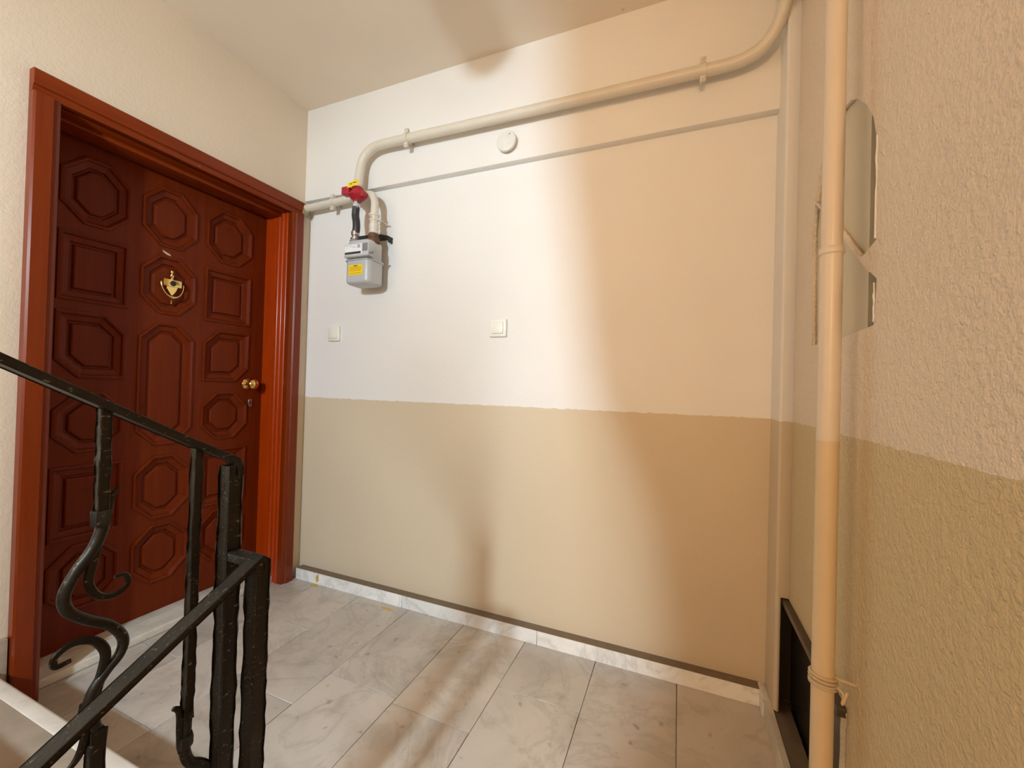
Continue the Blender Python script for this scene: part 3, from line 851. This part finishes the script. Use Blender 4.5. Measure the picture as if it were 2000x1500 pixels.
# handrails: flat bars whose ends turn over the posts
ru = [(XU, YP + 0.0090, 0.940), (XU, YP + 0.0092, 0.955), (XU, YP + 0.002, uz(YP - 0.004))]
ru += [(XU, y, uz(y)) for y in (0.45, 0.35, 0.2, 0.0, -0.3, -0.6, -0.9, -1.15)]
sweep('handrail', ru, 0.0060, M['iron'], rl, square=True, jit=0.0003, up=(0, 1, 0.0), aspect=2.6)
rd = [(XD, YP + 0.0090, 0.778), (XD, YP + 0.0092, 0.794), (XD, YP + 0.000, dz_(YP) + 0.002)]
rd += [(XD, y, dz_(y)) for y in (0.45, 0.38, 0.30, 0.2, 0.0, -0.3, -0.6, -0.9, -1.2, -1.5)]
sweep('handrail', rd, 0.0060, M['iron'], rl, square=True, jit=0.0003, up=(0, 1, 0.0), aspect=2.4)
box('connector', XU + 0.010, XD + 0.004, YP - 0.013, YP + 0.013, 0.786, 0.802, M['iron'], rl, bev=0.003)

def yz(pts, x=XU): return [(x, y, z) for y, z in pts]
def scroll_baluster(y, ztop, mirror=1):
    b = bar('baluster', (XU, y, ztop), (XU, y, ztop - 0.168), 0.0072, rl, 16, 0.0007)
    dy, dzz = y - 0.333, ztop - 1.073
    def q(pts): return [(XU, p[0] + dy, p[1] + dzz) for p in pts]
    main = [(0.333, 0.915), (0.335, 0.900), (0.326, 0.872), (0.309, 0.846), (0.297, 0.819), (0.300, 0.795), (0.319, 0.773), (0.348, 0.749), (0.364, 0.722), (0.361, 0.700), (0.345, 0.683), (0.331, 0.662), (0.328, 0.640), (0.334, 0.610), (0.336, 0.585)]
    sp = spline(q(main), 6)
    sweep('scroll_stem', sp, [0.0082 - 0.0012 * sin(pi * i / len(sp)) for i in range(len(sp))], M['iron'], b, sides=10, up=(1, 0, 0))
    c1 = [(0.331, 0.880), (0.325, 0.848), (0.322, 0.822), (0.334, 0.799), (0.354, 0.793), (0.368, 0.804), (0.364, 0.818), (0.351, 0.820)]
    s1 = spline(q(c1), 6)
    sweep('curl', s1, [0.0046 - 0.0026 * i / len(s1) for i in range(len(s1))], M['iron'], b, sides=8, up=(1, 0, 0), aspect=1.5)
    c2 = [(0.333, 0.655), (0.342, 0.690), (0.343, 0.715), (0.329, 0.737), (0.307, 0.745), (0.290, 0.736), (0.291, 0.722), (0.306, 0.722)]
    s2 = spline(q(c2), 6)
    sweep('curl', s2, [0.0052 - 0.0030 * i / len(s2) for i in range(len(s2))], M['iron'], b, sides=8, up=(1, 0, 0), aspect=1.5)
    tp = spline(q([(0.337, 0.900), (0.341, 0.925), (0.345, 0.942), (0.352, 0.954)]), 5)
    sweep('leaf_tip', tp, [0.005 - 0.0036 * i / len(tp) for i in range(len(tp))], M['iron'], b, sides=8, up=(1, 0, 0), aspect=1.5)
    t2 = spline(q([(0.330, 0.640), (0.326, 0.605), (0.318, 0.580), (0.306, 0.567)]), 5)
    sweep('leaf_tip', t2, [0.006 - 0.0036 * i / len(t2) for i in range(len(t2))], M['iron'], b, sides=8, up=(1, 0, 0), aspect=1.5)
    lathe('collar', q([(0.333, 0.925)])[0], (0, 0, -1), [(0.0115, 0), (0.0125, 0.004), (0.0125, 0.018), (0.0115, 0.022)], M['iron'], b, sides=8)
    lathe('collar', q([(0.329, 0.648)])[0], (0, 0, -1), [(0.0125, 0), (0.0135, 0.004), (0.0135, 0.018), (0.0125, 0.022)], M['iron'], b, sides=8)
    zb = max(0.0, RISE * math.ceil((NOSE - y) / GO))
    bar('lower_bar', (XU, y + 0.003, ztop - 0.468), (XU, y + 0.003, zb - 0.002), 0.0095, b, 18, 0.0008)
    return b
scroll_baluster(0.333, 1.073)
scroll_baluster(0.053, 1.073 + SU * 0.28)
scroll_baluster(-0.227, 1.073 + SU * 0.56)
def plain_baluster(y):
    zt = uz(y) - 0.004
    d = zt - 0.999
    b = bar('baluster', (XU, y, zt), (XU, y - 0.002, 0.530 + d), 0.0072, rl, 30, 0.0009)
    dy = y - 0.46
    f = lambda pts: [(XU, p[0] + dy, p[1] + d) for p in pts]
    main = spline(f([(0.458, 0.545), (0.457, 0.515), (0.456, 0.480), (0.464, 0.452), (0.480, 0.436), (0.492, 0.420), (0.490, 0.395), (0.474, 0.378), (0.460, 0.360), (0.456, 0.330)]), 5)
    sweep('scroll_stem', main, 0.0085, M['iron'], b, sides=10, up=(1, 0, 0))
    hk = spline(f([(0.454, 0.480), (0.449, 0.514), (0.447, 0.545), (0.443, 0.557), (0.436, 0.563)]), 5)
    sweep('leaf_tip', hk, [0.006 - 0.0036 * i / len(hk) for i in range(len(hk))], M['iron'], b, sides=8, up=(1, 0, 0), aspect=1.4)
    lathe('collar', f([(0.456, 0.505)])[0], (0, 0, -1), [(0.0115, 0), (0.0125, 0.004), (0.0125, 0.016), (0.0115, 0.02)], M['iron'], b, sides=8)
    zb = max(0.0, RISE * math.ceil((NOSE - y) / GO))
    bar('lower_bar', (XU, y - 0.004, 0.335 + d), (XU, y - 0.004, zb - 0.002), 0.0085, b, 12, 0.0008)
for y in (0.460, 0.193, -0.087): plain_baluster(y)
for y in (0.10, -0.18, -0.46, -0.74):
    zb = -RISE * math.floor((YE - y) / GO)
    bar('baluster', (XD, y, dz_(y)), (XD, y, zb - 0.005), 0.0072, rl, 24, 0.0008)

# ------------------------------------------------------------------ marks on skirting and floor, and the added lamps out of view
rng = random.Random(21)
def blotch(name, cx, cz, rx_, rz_, frame, label):
    pts = [(cx + rx_ * cos(a) * rng.uniform(0.6, 1.1), cz + rz_ * sin(a) * rng.uniform(0.6, 1.1)) for a in [2 * pi * j / 14 for j in range(14)]]
    return tag(link(name, flat([pts], 0.0006, frame), M['stain']), label, 'stain')
blotch('foam_stain', -1.835, 0.034, 0.012, 0.026, lambda u, v, w: (u, 1.7222 - w, v), 'yellow foam drip on the white skirting near the door')
blotch('foam_stain', -1.325, 1.685, 0.034, 0.010, lambda u, v, w: (u, v, 0.0003 + w), 'yellow foam spot on the floor beside the skirting')
blotch('foam_stain', -1.840, 1.706, 0.034, 0.013, lambda u, v, w: (u, v, 0.0003 + w), 'yellow foam smear on the floor below the skirting drip')

def pendant(label, pos, r, top, light=None, shade=None):
    pl = empty('added_lamp', (pos.x, pos.y, pos.z - r), label=label, cat='lamp', group='stairwell lamps')
    lathe('holder', pos + Vector((0, 0, r * 0.93 + (0.012 if light else 0))), (0, 0, 1), [(r * 0.38, 0), (r * 0.38, 0.02), (0.02, 0.05), (0.004, 0.06)], M['white_plastic'], pl)
    sweep('cord', [pos + Vector((0, 0, r + 0.05)), Vector((pos.x, pos.y, top))], 0.004, M['black'], pl, sides=8)
    if light:                                   # the lit bulb itself: a round lamp of radius r
        power, color = light
        d = bpy.data.lights.new('bulb', 'POINT')
        d.shadow_soft_size = r
        d.energy = power * 4 * pi
        d.color = color
        o = bpy.data.objects.new('bulb', d)
        o.location = (0, 0, r)
        COL.objects.link(o)
        o.parent = pl
    else:
        bm = bmesh.new()
        bmesh.ops.create_uvsphere(bm, u_segments=32, v_segments=18, radius=r)
        for v in bm.verts: v.co += pos
        link('globe', from_bm(bm), M['opal'], pl, smooth='all')
    if shade:
        lathe('shade', pos + Vector((0, 0, shade)), (0, 0, 1), [(0.192, 0.0), (0.190, 0.006), (0.080, 0.050), (0.030, 0.062), (0.030, 0.070), (0.084, 0.056), (0.200, 0.008), (0.200, 0.0)], M['white_paint'], pl, sides=40)  # added to dim the light on the upper walls and ceiling
    return pl
pendant('added warm lamp over the descending stairs, out of view', LAMP_POS, GLOBE_R, TOP, (LAMP_I, LAMP_COLOR))
pendant('added cool white bulb under an added dimming shade beside the rising stairs', KEY, KEY_R, TOP, (KEY_I, KEY_COLOR), 0.058)
pendant('added unlit opal globe hung to cast a shadow high on the back wall', Vector((-0.806, 0.40, 2.42)), 0.086, H)  # added unseen globe, placed for its shadow near the ceiling
